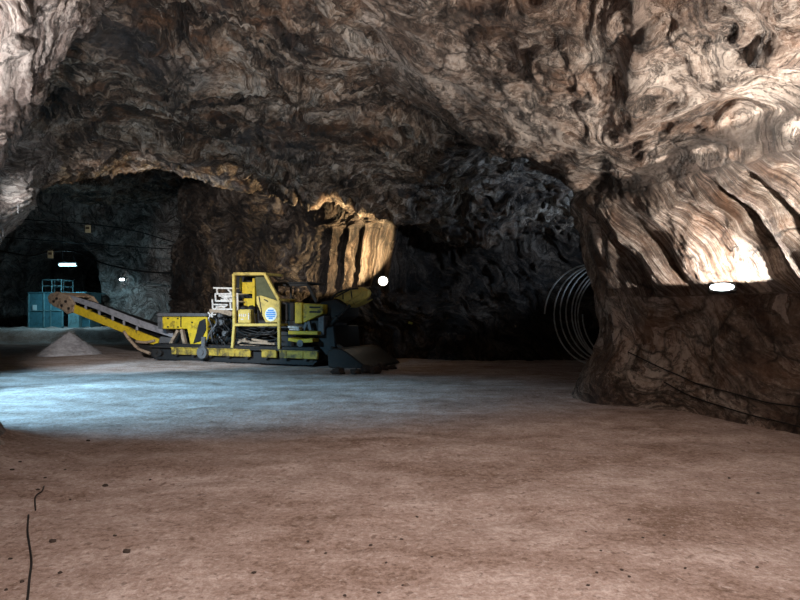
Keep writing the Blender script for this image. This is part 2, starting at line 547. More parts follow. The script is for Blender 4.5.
def disp_right(p):
    d, t = rock(p, 0.55, 5, 0.7, 0.9, (0.5, -0.3, 0.8), 0.1)
    fl_, phi, m = flutes(p, (4.75, 9.1), (0.39, -0.92), CUSPS, 1.75, 0.40, 0.30, 1.75, 3.4, -2.0, 4.4, -0.95)
    low = 1 - sstep(3.5, 4.4, p[:, 2])
    sm = 0.06 * fbm(p * np.array([2.2, 2.2, 0.7]), 3, 310) + 0.10 * fbm(p * 0.8, 2, 311) + 0.02 * fbm(p * np.array([6, 6, 1.5]), 2, 312)
    d = d * (1 - low) + low * (sm + 0.22 * d)
    tt = phi * 4.5 + 0.3 * fbm(p * 1.2, 2, 313)
    # shade of the overhang above the flutes, painted into the rock colour
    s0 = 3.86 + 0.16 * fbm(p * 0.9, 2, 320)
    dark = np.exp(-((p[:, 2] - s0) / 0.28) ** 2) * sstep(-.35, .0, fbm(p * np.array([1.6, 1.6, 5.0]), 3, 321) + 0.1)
    d = d + 0.22 * sstep(s0 - 0.25, s0, p[:, 2]) * (0.6 + .8 * fbm(p * 1.2, 2, 322)) * (1 - sstep(s0 + .3, s0 + .9, p[:, 2]))
    # a ragged brown dyke running up into the roof
    dy = np.exp(-((p[:, 0] - 0.36 * p[:, 1] - 0.42 + 0.14 * fbm(p * 1.5, 2, 330)) / 0.17) ** 2) * sstep(4.2, 4.6, p[:, 2]) * sstep(5.2, 6, p[:, 1])
    d = d - 0.16 * dy
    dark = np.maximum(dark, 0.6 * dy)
    return d + fl_, np.where(m > 0.3, tt, t), dark


RW = {  # contours of the wall: height -> plan points, from behind the camera round the corner and into the side tunnel
    -0.3: [(7.3, -8), (7.2, 0), (6.35, 4.5), (5.42, 7.6), (4.75, 9.05), (3.95, 9.95), (3.28, 10.85), (3.9, 12.4), (6.5, 14.0), (13, 15)],
    0.25: [(7.4, -8), (7.3, 0), (6.45, 4.6), (5.52, 7.75), (4.88, 9.2), (4.15, 10.1), (3.5, 10.95), (4.0, 12.4), (6.5, 14.0), (13, 15)],
    0.9: [(7.5, -8), (7.4, 0), (6.5, 4.7), (5.6, 7.85), (5.0, 9.3), (4.4, 10.3), (3.95, 11.0), (4.3, 12.3), (6.5, 13.9), (13, 15)],
    1.9: [(7.5, -8), (7.4, 0), (6.5, 4.7), (5.6, 7.8), (4.98, 9.25), (4.35, 10.2), (3.9, 10.95), (4.3, 12.2), (6.5, 13.8), (13, 15)],
    3.0: [(7.4, -8), (7.3, 0), (6.3, 4.7), (5.38, 7.75), (4.72, 9.2), (4.08, 10.15), (3.62, 10.9), (4.1, 12.2), (6.5, 13.8), (13, 15)],
    3.55: [(7.2, -8), (7.0, 0), (6.0, 4.6), (5.05, 7.65), (4.42, 9.1), (3.8, 10.1), (3.36, 10.9), (3.9, 12.2), (6.4, 13.8), (13, 15)],
    3.95: [(6.8, -8), (6.6, 0), (5.5, 4.5), (4.45, 7.5), (3.95, 8.95), (3.5, 10.0), (3.2, 10.85), (3.8, 12.2), (6.3, 13.8), (13, 15)],
    4.45: [(6.3, -8), (6.0, 0), (4.9, 4.3), (3.9, 7.3), (3.45, 8.8), (3.1, 9.95), (2.95, 10.85), (3.6, 12.3), (6.1, 13.9), (13, 15)],
    4.9: [(5.5, -8), (5.0, 0), (3.9, 4.0), (2.9, 7.0), (2.5, 8.6), (2.2, 9.9), (2.2, 10.9), (3.0, 12.5), (5.7, 14.2), (13, 15.3)],
    5.5: [(4, -8), (3.5, 0), (2.2, 3.6), (1.2, 6.6), (0.9, 8.4), (0.8, 9.9), (1.0, 11.2), (2.0, 13.2), (5.0, 15), (13, 16)],
    6.6: [(1.5, -8), (1.2, 0), (0.2, 3.3), (-0.8, 6.4), (-1.0, 8.3), (-0.9, 10), (-0.5, 12), (0.8, 14.2), (4.5, 16), (13, 17)],
}
ctrl = [[(x, y, z) for x, y in RW[z]] for z in sorted(RW)]
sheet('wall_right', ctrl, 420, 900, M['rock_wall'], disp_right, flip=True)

# left wall, near the camera, overhanging
LW = {
    -0.3: [(-3.4, -8), (-3.6, 0), (-4.0, 4), (-4.6, 7.0), (-6.5, 7.7), (-9, 8.9), (-16, 10)],
    0.6: [(-3.8, -8), (-4.0, 0), (-4.5, 4), (-5.15, 7.0), (-6.9, 7.6), (-9, 8.8), (-16, 10)],
    1.8: [(-4.0, -8), (-4.2, 0), (-4.9, 4), (-5.8, 6.9), (-7.0, 7.6), (-9, 8.8), (-16, 10)],
    3.0: [(-3.6, -8), (-3.8, 0), (-4.3, 4), (-5.05, 6.9), (-6.5, 7.8), (-9, 8.9), (-16, 10)],
    3.6: [(-3.2, -8), (-3.4, 0), (-3.9, 4), (-4.72, 6.9), (-6.2, 8.3), (-9, 9.1), (-16, 10)],
    4.3: [(-2.8, -8), (-3.0, 0), (-3.4, 4), (-4.3, 6.9), (-5.9, 8.4), (-9, 9.3), (-16, 10)],
    5.1: [(-2.4, -8), (-2.6, 0), (-2.9, 3.8), (-3.7, 6.5), (-5.6, 8.5), (-8.6, 9.6), (-16, 10.5)],
    5.8: [(-1.8, -8), (-1.9, 0), (-2.2, 3.6), (-3.1, 6.3), (-5.2, 8.7), (-8, 10), (-16, 11)],
    6.8: [(-.8, -8), (-0.8, 0), (-1.2, 3.5), (-2.2, 6.3), (-4.6, 9), (-7.5, 10.4), (-16, 11.6)],
}
ctrl = [[(x, y, z) for x, y in LW[z]] for z in sorted(LW)]
sheet('wall_left', ctrl, 300, 520, M['rock_pale'], lambda p: rock(p, 0.62, 8, 0.9, 1.2, (0.6, 0.3, 0.6)))

# second lobe of the left side, beyond the side entry
LL = {
    -0.3: [(-24, 13.5), (-17, 13.5), (-15, 15), (-15, 17), (-16, 19.5), (-24, 21)],
    2.0: [(-24, 13.5), (-17, 13.5), (-14.4, 15), (-14.6, 17), (-16, 19.5), (-24, 21)],
    3.4: [(-24, 13.2), (-15, 13.2), (-11.6, 14.9), (-12.3, 16.8), (-15, 19), (-24, 20.6)],
    4.2: [(-24, 12.8), (-14, 12.8), (-10.55, 14.8), (-11.3, 16.8), (-14, 18.8), (-24, 20.3)],
    4.8: [(-24, 12.4), (-13.4, 12.4), (-10.15, 14.8), (-10.7, 16.8), (-13.6, 18.8), (-24, 20.2)],
    5.6: [(-24, 12), (-13, 12.2), (-9.9, 14.8), (-10.6, 17.0), (-13.2, 19.1), (-24, 20.4)],
    6.2: [(-24, 11.6), (-12.6, 11.6), (-9.5, 14.4), (-10.2, 17.4), (-12.6, 19.6), (-24, 21)],
    7.2: [(-24, 10.5), (-12.5, 10.5), (-9.2, 13.9), (-10.0, 17.9), (-12, 20.2), (-24, 22)],
}
ctrl = [[(x, y, z) for x, y in LL[z]] for z in sorted(LL)]
sheet('wall_left_entry', ctrl, 240, 340, M['rock_pale'], lambda p: rock(p, 0.55, 12, 0.9, 1.1, (0.4, 0.2, 0.8)), flip=True)


# middle wall behind the machine, with the fluted face above its lamp
def disp_back(p):
    d, t = rock(p, 1.0, 15, 1.0, 0.9, (0.6, 0.2, 0.7))
    cus = [-9, -3.6, -2.9, -2.25, -1.65, -1.05, -0.45, 0.15, 0.8, 1.5, 9]
    fl_, phi, m = flutes(p, (0, 21), (1, 0.0), cus, 2.2, -0.10, 0.42, 2.2, 4.5, -3.6, 0.3)
    d = d * (1 - 0.75 * m)
    return d + fl_, np.where(m > 0.4, phi * 2 + 0.4 * fbm(p * .9, 2, 17), t)


BW = {
    -0.3: [(-14, 48), (-13.0, 36), (-11.6, 29.5), (-8.5, 25.8), (-4.5, 23.6), (-2.0, 22.2), (-0.3, 20.9), (1.2, 20.6), (4, 20.4), (7.5, 20.4), (13, 19.5), (20, 18)],
    1.5: [(-14, 48), (-13.0, 36), (-11.6, 29.5), (-8.5, 25.8), (-4.5, 23.6), (-2.1, 22.2), (-0.4, 21.1), (1.2, 20.8), (4, 20.6), (7.5, 20.6), (13, 19.8), (20, 18)],
    2.8: [(-14, 48), (-13.0, 36), (-11.6, 29.5), (-8.5, 25.8), (-4.5, 23.4), (-2.2, 22.0), (-0.5, 21.2), (1.2, 22.0), (4, 21.4), (7.5, 21.0), (13, 20), (20, 18)],
    4.0: [(-14, 48), (-13.0, 36), (-11.6, 29.5), (-8.4, 25.6), (-4.4, 23.0), (-2.2, 21.5), (-0.3, 20.9), (1.2, 22.2), (4, 21.6), (7.5, 20.8), (13, 19.6), (20, 17.6)],
    4.9: [(-14, 48), (-12.8, 36), (-11.4, 29), (-8.4, 25.6), (-4.4, 23.0), (-2.1, 21.1), (-0.2, 20.4), (1.2, 21.4), (4, 20.6), (7.5, 19.6), (13, 18.6), (20, 17)],
    5.6: [(-14, 48), (-12.6, 36), (-11.2, 29), (-8.4, 25.6), (-4.4, 22.9), (-2.0, 20.7), (0, 19.6), (1.4, 19.8), (4, 19.2), (7.5, 18.4), (13, 17.6), (20, 16)],
    7.2: [(-14, 48), (-12.2, 36), (-11, 28.8), (-8.3, 25.4), (-4.3, 22.6), (-1.8, 20.0), (0.2, 18.6), (1.8, 18.0), (4, 17.6), (7.5, 17), (13, 16.4), (20, 15)],
    10: [(-14, 48), (-11.6, 36), (-10.6, 28.5), (-8, 25.2), (-4.0, 22.4), (-1.4, 19.4), (0.4, 17.6), (2, 17), (4, 16.6), (7.5, 16), (13, 15.6), (20, 14)],
}
ctrl = [[(x, y, z) for x, y in BW[z]] for z in sorted(BW)]
sheet('wall_back', ctrl, 300, 900, M['rock_shaded'], disp_back, flip=True)

# far wall with the side tunnel
YF = 41.0
portal = [(4, 332), (2, 308), (3, 284), (8, 260), (18, 246), (34, 240), (55, 240), (76, 244), (90, 256), (97, 276), (101, 298), (104, 318), (106, 332)]
pin = [at(x, y, YF) for x, y in portal]
rows = []
cxp, czp = at(55, 300, YF).x, at(55, 300, YF).z
for k, s in enumerate([(0.93, 10), (0.94, 6), (0.95, 3), (0.965, 1.2), (1.0, 0.25), (1.06, -0.15), (1.22, 0), (1.6, -0.3), (2.3, -1.0), (4, -2.5)]):
    rows.append([(cxp + (p.x - cxp) * s[0], YF + s[1], czp + (p.z - czp) * s[0] if s[0] < 1.02 or p.z > czp else czp + (p.z - czp) * max(1, s[0] * 0.8)) for p in pin])
sheet('wall_far', rows, 200, 420, M['rock_pale'], lambda p: rock(p, 0.75, 25, 1.0, 0.8, (0.5, 0.1, 0.8)), flip=True)
# closing rock at the end of the side tunnel
e0 = np.array([[(x, 52.0, z) for x in np.linspace(-36, -16, 5)] for z in np.linspace(-1, 9, 4)])
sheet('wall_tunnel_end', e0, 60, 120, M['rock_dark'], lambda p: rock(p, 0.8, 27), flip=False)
# closing rock at the end of the right hand gallery
e1 = np.array([[(16 + 0.3 * z, y, z) for y in np.linspace(12, 24, 5)] for z in np.linspace(-1, 8, 4)])
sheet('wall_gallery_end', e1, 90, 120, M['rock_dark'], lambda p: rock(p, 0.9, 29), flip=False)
e2 = np.array([[(x, 42.5, z) for x in np.linspace(-80, -31, 5)] for z in np.linspace(-1, 12, 4)])
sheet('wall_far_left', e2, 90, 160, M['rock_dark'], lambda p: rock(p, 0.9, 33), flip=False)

#MACHINE-BEGIN
# ------------------------------------------------------------------ tunnelling machine
MO = (-2.5, 17.8)
MA = math.radians(-22.85)
UX, UY = math.cos(MA), math.sin(MA)
VX, VY = -UY, UX


def ml(px, py, d):
    """photograph pixel on the machine's lengthwise plane d metres behind its near side -> machine coordinates"""
    k = (px - 400) / F
    t = (k * (MO[1] + d * VY) - MO[0] - d * VX) / (UX - k * UY)
    Y = MO[1] + t * UY + d * VY
    return Vector((t, d, EYE + (HORIZON - py) / F * Y))


def poly(pts, d):
    return [(v.x, v.z) for v in (ml(x, y, d) for x, y in pts)]


gz = 0.02
root = thing('roadheader', 'yellow tracked tunnelling machine with raised cutting boom and long tail conveyor', 'mining machine', (MO[0], MO[1], gz), MA)


# crawler tracks, each with its own shoes as surface pattern
def track(d0, d1):
    x0, x1 = ml(152, 350, 0.2).x, ml(318, 350, 0.2).x
    r = 0.27
    n = 20
    loop = [(x1 - r + r * math.sin(a), r + 0.01 + r * -math.cos(a)) for a in np.linspace(0, math.pi, n)]
    loop += [(x0 + r - r * math.sin(a), r + 0.01 + r * math.cos(a)) for a in np.linspace(0, math.pi, n)]
    mb = MB().prism(loop, d0, d1, bev=0)
    x = x0 + r
    while x < x1 - r:
        mb.box((x, (d0 + d1) / 2, 0.015), (0.05, d1 - d0 + 0.02, 0.05), bev=0)
        mb.box((x, (d0 + d1) / 2, 2 * r + 0.01), (0.05, d1 - d0 + 0.02, 0.05), bev=0)
        x += 0.17
    for xe, s in ((x1 - r, 1), (x0 + r, -1)):
        for a in np.linspace(0.4, math.pi - 0.4, 5):
            c = (xe + s * r * math.sin(a), (d0 + d1) / 2, r + 0.01 - r * math.cos(a))
            mb.box(c, (0.05, d1 - d0 + 0.02, 0.05), Matrix.Rotation(-s * a, 3, 'Y'), bev=0)
    o = mb.build('track', M['black'], root)
    for xe in (x1 - r, x0 + r):
        MB().cyl((xe, d0 - 0.02, r), (xe, d0 + 0.04, r), 0.19, 18).cyl((xe, d0 - 0.06, r), (xe, d0, r), 0.07, 12).build('sprocket', M['steel'], o)
    return o


track(0.16, 0.70)
track(1.95, 2.50)
# yellow side members over the near track, in three lengths as seen
for a, b, zz in ((172, 251, 0.0), (262, 277, 0.0), (280, 318, 0.0)):
    xa, xb = ml(a, 350, 0.06).x, ml(b, 350, 0.06).x
    mb = MB().box(((xa + xb) / 2, 0.07, 0.335), (xb - xa, 0.10, 0.25), bev=0.015)
    mb.box(((xa + xb) / 2, 0.02, 0.45), (xb - xa, 0.06, 0.025), bev=0.004)
    k = 0
    x = xa + 0.25
    while x < xb - 0.1:
        mb.box((x, 0.012, 0.33), (0.03, 0.03, 0.22), bev=0.004)
        x += 0.62
    mb.build('side_member', M['yellow_dirty'], root)
x0, x1 = ml(150, 350, 0.1).x, ml(320, 350, 0.1).x
mb = MB().box(((x0 + x1) / 2, 0.09, 0.46), (x1 - x0, 0.14, 0.06), bev=0.01)
for xx in np.linspace(x0 + .5, x1 - .5, 9):
    mb.cyl((xx, 0.05, 0.24), (xx, 0.16, 0.24), 0.09, 14)
mb.build('track_frame', M['steel'], root)

# hull
x0, x1 = ml(168, 340, 0.5).x, ml(324, 340, 0.5).x
mb = MB().box(((x0 + x1) / 2, 1.32, 0.72), (x1 - x0, 1.25, 0.75), bev=0.04)
mb.box((x1 - 1.3, 1.32, 1.15), (2.6, 1.5, 0.55), bev=0.04)
mb.box((x0 + 1.6, 1.32, 1.10), (1.6, 1.6, 0.35), bev=0.04)
mb.box(((x0 + x1) / 2, 1.3, 0.52), (x1 - x0 - .3, 2.3, 0.10), bev=0.02)
mb.build('hull', M['steel'], root)

# rear yellow tank with grey rim
P = poly([(162, 316), (207, 316), (207, 340), (200, 345), (190, 345), (187, 329.5), (162, 329.5)], 0.3)
tank = MB().prism(P, 0.30, 1.75, 0.02).build('rear_tank', M['yellow'], root)
P = poly([(158, 313.5), (208.5, 313.8), (208.5, 317), (158, 317)], 0.26)
MB().prism(P, 0.22, 1.85, 0.015).build('rim', M['grey'], tank)
P = poly([(158, 316), (162.5, 316), (162.5, 330), (158, 329)], 0.3)
MB().prism(P, 0.28, 1.78, 0.01).build('end_plate', M['grey'], tank)
a, b = ml(195, 330, 0.26), ml(204, 330, 0.26)
MB().box((ml(181, 322, 0.29).x, 0.285, ml(181, 322, .29).z), (0.03, 0.03, 0.40), bev=.003).build('seam_strip', M['steel'], tank)
for q in ((168, 319), (178, 319), (168, 327.5), (178, 327.5), (192, 323)):
    v = ml(*q, 0.29)
    MB().cyl((v.x, 0.31, v.z), (v.x, 0.27, v.z), 0.03, 8).build('bolt', M['steel'], tank)
P = poly([(199, 322), (205, 319), (206, 330), (200, 342), (193, 344), (196, 334)], 0.27)
MB().prism(P, 0.27, 0.31, 0.01).build('dark_splash', M['black'], tank)  # dark splash on the tank, added as a thin black plate
# support struts under the tank
mb = MB()
for q0, q1, w in (((182, 330), (186, 349), 0.12), ((188, 345), (184, 350), 0.16), ((178, 331), (170, 346), 0.08)):
    mb.bar(ml(*q0, 0.4), ml(*q1, 0.4), w, 0.12)
mb.build('tank_strut', M['rust'], root)
v = ml(203, 353, -0.03)
MB().cyl((v.x, -0.10, v.z), (v.x, 0.08, v.z), 0.21, 18).cyl((v.x, -0.13, v.z), (v.x, 0.0, v.z), 0.09, 12).box((v.x, 0, v.z + .28), (.16, .1, .5), bev=.02).build('stabiliser_jack', M['grey'], root)

# tail conveyor
cd0, cd1 = 0.75, 1.75
conv = MB()
for d in (cd0, cd1):
    P = poly([(72, 303.8), (123, 325.4), (160, 339.8), (158, 346), (138, 341), (124, 333.2), (70, 311.6)], d)
    conv.prism(P, d - 0.05, d + 0.05, 0.012)
for q in ((80, 311), (95, 317), (110, 323), (125, 329), (142, 337)):
    conv.bar(ml(*q, cd0), ml(*q, cd0) + Vector((0, cd1 - cd0, 0)), 0.08)
conv = conv.build('conveyor_frame', M['yellow'], root)
mb = MB()
for d in (cd0 + 0.02, cd1 - 0.02):
    P = poly([(69, 295.2), (96, 303.5), (140, 320.5), (190, 338), (190, 343.5), (140, 327.5), (96, 309.3), (69, 300.2)], d)
    mb.prism(P, d - 0.015, d + 0.015, 0)
    for q0, q1 in (((73, 301), (73.5, 305)), ((85.5, 306), (86, 311)), ((99, 311), (99.5, 316)), ((112.5, 316), (113, 321)), ((124, 321), (124, 327)), ((137, 327), (137, 333))):
        mb.bar(ml(*q0, d), ml(*q1, d), 0.03, 0.10, 0)
mb.build('side_board', M['belt'], conv)
a, b = ml(66, 299, 0.8), ml(192, 343, 0.8)
d_ = (b - a)
mb = MB()
mb.bar((a.x, 1.25, a.z), (b.x, 1.25, b.z), 0.86, 0.05, 0.01)
mb.bar((a.x, 1.25, a.z - .26), (b.x - .6, 1.25, b.z - .10), 0.80, 0.02, 0.005)
mb.build('belt', M['black'], conv)
P = poly([(49.5, 297.5), (52, 294), (59, 292.2), (70, 296.2), (76, 304), (75, 312.5), (69, 314.5), (63, 310), (56, 307), (51, 303)], cd0)
th = MB().prism(P, cd0 - 0.10, cd0 + 0.02, 0.02).prism(P, cd1 - 0.02, cd1 + 0.10, 0.02)
P = poly([(53, 294.2), (59, 292.6), (70, 296.2), (70, 297.5), (59, 294.5), (53, 296)], cd0)
th.prism(P, cd0, cd1, 0.01)
th = th.build('tail_housing', M['rust'], conv)
v = ml(58.5, 299.5, cd0)
MB().cyl((v.x, cd0 - 0.02, v.z), (v.x, cd1 + 0.02, v.z), 0.20, 20).build('drum', M['steel'], th)
for q in ((57, 299), (66, 302), (69, 309), (62, 306), (54, 302)):
    v = ml(*q, cd0 - .1)
    MB().cyl((v.x, cd0 - 0.14, v.z), (v.x, cd0 - 0.08, v.z), 0.055, 10).build('bearing_cap', M['steel'], th)
# hinge link and curved support at the foot of the conveyor
mb = MB()
arc = [ml(x, y, 0.68) for x, y in ((124, 332), (128, 338), (133, 344), (140, 350), (150, 354))]
mb.tube(arc, 0.06, 8)
arc = [ml(x, y, 0.68) for x, y in ((136, 342), (146, 343), (155, 341))]
mb.tube(arc, 0.05, 8)
mb.build('curved_support', M['rust'], root)
P = poly([(126, 331), (134, 333), (146, 345), (162, 347), (172, 343), (176, 350), (174, 356), (150, 357), (137, 349)], 0.8)
MB().prism(P, 0.80, 1.7, 0.02).build('rear_hitch', M['steel'], root)
P = poly([(160, 337), (192, 341), (190, 350), (165, 350), (158, 345)], 0.7)
MB().prism(P, 0.7, 0.8, 0.02).build('hopper_plate', M['grey'], root)

# cab: tube frame
cf = MB()
for d in (0.12, 1.05):
    pts = [ml(x, y, d) for x, y in ((232.5, 350), (234.5, 326), (234, 274.5), (265, 274.5), (279, 300.5), (279.5, 352))]
    for p, q in zip(pts[:-1], pts[1:]):
        cf.bar(p, q, 0.10, 0.10, 0.015)
    cf.bar(ml(234, 325.5, d), ml(279, 325.5, d), 0.10, 0.09, 0.015)
for q in ((234, 274.5), (265, 274.5), (279, 300.5), (234, 325.5), (279, 325.5)):
    a = ml(*q, 0.12)
    cf.bar(a, (a.x, 1.05, a.z), 0.08, 0.08, 0.012)
cab = cf.build('cab_frame', M['yellow_pale'], root)
a, b = ml(234, 275, 0.12), ml(266, 275, 0.12)
MB().box(((a.x + b.x) / 2, 0.6, a.z), (b.x - a.x, 1.0, 0.05)).build('cab_roof', M['yellow_pale'], cab)
P = poly([(242, 282.8), (253, 282.8), (253, 294.5), (242, 294.5)], 0.55)
mb = MB().prism(P, 0.52, 0.58, 0.01)
mb.prism(poly([(243, 299), (253, 299), (253, 307.5), (245, 307.5), (243, 303)], 0.55), 0.52, 0.58, 0.01)
mb.prism(poly([(252.6, 278.5), (255, 278.5), (255, 307), (252.6, 307)], 0.5), 0.48, 0.60, 0.008)
mb.prism(poly([(240, 278), (241.6, 278), (241.6, 292), (240, 292)], 0.55), 0.52, 0.58, 0.005)
mb.build('seat_back_panel', M['yellow'], cab)
MB().prism(poly([(237, 277), (254, 277), (254, 325), (237, 325)], 0.8), 0.78, 0.86, 0.01).build('dark_bulkhead', M['black'], cab)
MB().prism(poly([(255.5, 277.5), (265.5, 277.5), (276, 299.5), (276, 302), (262, 297.5), (257, 297)], 0.3), 0.29, 0.31, 0).build('side_window', M['olive'], cab)
pl = MB().prism(poly([(256.5, 297), (261.5, 296.2), (277.5, 301.5), (277.8, 323), (266, 323), (262, 315), (257, 304)], 0.2), 0.18, 0.23, 0.008).build('side_panel', M['yellow_pale'], cab)
mb = MB().bar(ml(259, 297, 0.17), ml(262, 315, 0.17), 0.02, 0.03, 0)
mb.bar(ml(264, 300, 0.17), ml(268, 302, 0.17), 0.02, 0.03, 0)
mb.build('panel_strip', M['steel'], pl)
v = ml(270.5, 315, 0.15)
MB().cyl((v.x, 0.185, v.z), (v.x, 0.165, v.z), 0.225, 28).build('round_sticker', M['sticker_white'], pl)
mb = MB()
for k, (dz, hw) in enumerate(((0.13, 0.11), (0.065, 0.17), (0.0, 0.185), (-0.065, 0.16), (-0.125, 0.08))):
    mb.box((v.x, 0.16, v.z + dz), (2 * hw, 0.012, 0.045), bev=0)
mb.build('sticker_print', M['sticker_blue'], pl)
# operator box with pale marks
v0, v1 = ml(237.5, 310, 0.22), ml(250, 324, 0.22)
cb = MB().box(((v0.x + v1.x) / 2, 0.42, (v0.z + v1.z) / 2), (v1.x - v0.x, 0.4, v0.z - v1.z), bev=0.03).build('control_box', M['yellow_pale'], cab)
for q, w, h in (((239.5, 316), .05, .10), ((241.5, 316), .03, .10), ((243.5, 316), .05, .10), ((245.5, 316), .04, .09), ((242, 320), .10, .04), ((248.5, 317), .04, .22)):
    v = ml(*q, 0.2)
    MB().box((v.x, 0.215, v.z), (w, 0.02, h), bev=0).build('pale_mark', M['white'], cb)
MB().blob(ml(244, 309, 0.5), (0.25, 0.22, 0.10), 0.1, 2).blob(ml(252, 312, 0.5), (0.16, 0.2, 0.22), 0.1, 2, 3).build('seat', M['black'], cab)
mb = MB()
mb.cyl(ml(256, 325, .5), ml(254, 309, .45), 0.02, 8).cyl(ml(259, 325, .6), ml(258, 310, .55), 0.02, 8)
mb.build('levers', M['steel'], cab)
# space under the cab
mb = MB()
mb.prism(poly([(235, 328), (278, 328), (278, 349), (235, 349)], 0.7), 0.68, 0.75, 0.01)
mb.build('under_cab_plate', M['black'], root)
rnd = random.Random(4)
for k in range(9):
    y0 = 330 + rnd.random() * 12
    pts = [ml(236 + 42 * s, y0 + 5 * math.sin(s * 3 + k) + 3 * s * rnd.uniform(-1, 1), 0.3 + 0.3 * rnd.random()) for s in (0, .25, .5, .75, 1)]
    MB().tube(pts, 0.022, 7).build('hydraulic_hose', M['black'] if k % 3 else M['steel'], root)
mb = MB()
for q0, q1 in (((239, 341), (250, 342.5)), ((249, 343), (275, 344.5)), ((240, 346), (262, 347.5)), ((238, 343.5), (246, 339.5)), ((252, 340), (268, 342.5))):
    mb.bar(ml(*q0, 0.25), ml(*q1, 0.25), 0.06, 0.07)
mb.build('linkage', M['rust'], root)

# white rack of bent plates and rails
mb = MB()
for d in (0.2, 0.75):
    for q0, q1 in (((213.5, 288.5), (234, 289)), ((217, 289), (217.5, 294.5)), ((215, 294.5), (238, 294.5)), ((215.5, 294.5), (216, 302)), ((216, 301.5), (238, 302)),
                   ((212.5, 300), (213, 309)), ((213, 305), (228, 305.5)), ((219, 296), (229, 300.5)), ((228, 290), (233, 295)), ((237.5, 294), (238, 310)), ((230.5, 303), (231, 310)), ((213, 309.5), (238, 310))):
        mb.bar(ml(*q0, d), ml(*q1, d), 0.05, 0.055, 0.006)
for q in ((214, 288.5), (233, 289), (216, 294.5), (238, 294.5), (216, 302), (238, 302), (213, 309), (238, 310)):
    a = ml(*q, 0.2)
    mb.bar(a, (a.x, 0.75, a.z), 0.04)
rack = mb.build('white_rack', M['white'], root)
mb = MB()
mb.prism(poly([(220, 295.5), (232, 295), (233, 298), (222, 298.5)], 0.25), 0.23, 0.26, 0)
mb.prism(poly([(221, 299.5), (236, 298.8), (236, 301), (221, 301.2)], 0.25), 0.23, 0.26, 0)
mb.prism(poly([(216, 306.5), (228, 306), (224, 309), (216, 309)], 0.25), 0.23, 0.26, 0)
mb.prism(poly([(233.5, 296), (238, 296), (238, 308), (234, 308)], 0.3), 0.28, 0.31, 0)
mb.build('rack_plate', M['white'], rack)
mb = MB().prism(poly([(209, 310), (221, 307.5), (233, 313), (231, 317), (219, 313.5), (210, 314)], 0.2), 0.18, 0.7, 0.02)
mb.build('valve_cover', M['rust'], root)
mb = MB()
for q0, q1 in (((208, 313), (213, 318)), ((213, 313), (208.5, 319)), ((209, 316), (216, 315))):
    mb.bar(ml(*q0, 0.15), ml(*q1, 0.15), 0.04)
mb.build('tap_handle', M['white'], root)
for k in range(16):
    x = 208 + 24 * rnd.random()
    y1_ = 340 + rnd.random() * 9
    d = 0.15 + 0.5 * rnd.random()
    pts = [ml(x, 315 + rnd.random() * 5, d)]
    for s in (.3, .6, 1):
        pts.append(ml(x + rnd.uniform(-6, 6), 318 + (y1_ - 318) * s, d + rnd.uniform(-.12, .12)))
    MB().tube(pts, 0.028, 7).build('hydraulic_hose', M['black'] if k % 4 else M['grey'], root)
mb = MB()
for q, r in (((221, 323), .10), ((225, 334), .09), ((214, 330), .08), ((220, 316), .07)):
    v = ml(*q, 0.25)
    mb.cyl((v.x, 0.2, v.z), (v.x, 0.5, v.z), r, 12).box((v.x, 0.4, v.z), (r * 2.4, .3, r * 1.5), bev=.01)
mb.build('valve_block', M['grey'], root)
MB().prism(poly([(207, 318), (233, 318), (232, 350), (206, 350)], 0.8), 0.8, 0.9, 0.01).build('valve_backplate', M['black'], root)

# dark canopy behind the cab
mb = MB()
for d in (1.3, 2.3):
    pts = [ml(x, y, d) for x, y in ((277, 303), (276, 285), (308, 285.5), (317, 303))]
    for p, q in zip(pts[:-1], pts[1:]):
        mb.bar(p, q, 0.10, 0.10)
    mb.bar(ml(291, 285, d), ml(291, 303, d), 0.06, 0.06)
a, b = ml(276, 284, 1.3), ml(308, 284.5, 1.3)
mb.box(((a.x + b.x) / 2, 1.8, (a.z + b.z) / 2 + .02), (b.x - a.x + .1, 1.15, 0.07), bev=.02)
can = mb.build('rear_canopy', M['black'], root)
a, b = ml(278, 304, 1.3), ml(318, 304, 1.3)
MB().box(((a.x + b.x) / 2, 1.8, a.z - 0.2), (b.x - a.x, 1.1, 0.4), bev=.03).build('canopy_base', M['black'], can)
MB().prism(poly([(280, 303), (294, 303), (294, 350), (280, 350)], 0.6), 0.6, 1.2, 0.02).build('pump_housing', M['black'], root)

# front yellow box with two slots
P = poly([(295, 303.5), (323, 305), (322.5, 314.5), (303, 323.5), (295, 323.5)], 0.5)
fb = MB().prism(P, 0.5, 1.7, 0.02).build('front_cover', M['yellow'], root)
MB().prism(poly([(294.6, 303), (302, 303.3), (302, 324), (294.6, 324)], 0.44), 0.44, 0.6, 0.02).build('corner_plate', M['yellow'], fb)
for yy in (308, 312.6):
    MB().prism(poly([(309.5, yy - 1), (320, yy - .6), (320, yy + .8), (309.5, yy + .7)], 0.48), 0.47, 0.53, 0).build('slot', M['black'], fb)
mb = MB()
mb.bar(ml(290, 327.5, .3), ml(301, 328.5, .3), 0.25, 0.07)
mb.bar(ml(291, 330, .3), ml(301, 330.5, .3), 0.2, 0.04)
mb.build('pale_step', M['white'], root)
mb = MB()
mb.prism(poly([(288, 331.5), (317.5, 332), (317.5, 335.5), (288, 335)], 0.2), 0.2, 0.9, 0.01)
mb.prism(poly([(288.5, 338.5), (300, 340), (313, 338.8), (313, 342.8), (304, 343.5), (301, 341.5), (297, 343), (288.5, 341.5)], 0.15), 0.12, 0.9, 0.01)
mb.build('front_step', M['yellow'], root)
mb = MB()
mb.cyl(ml(300, 344, .1), ml(300, 344, .1) + Vector((0, .4, 0)), 0.11, 14)
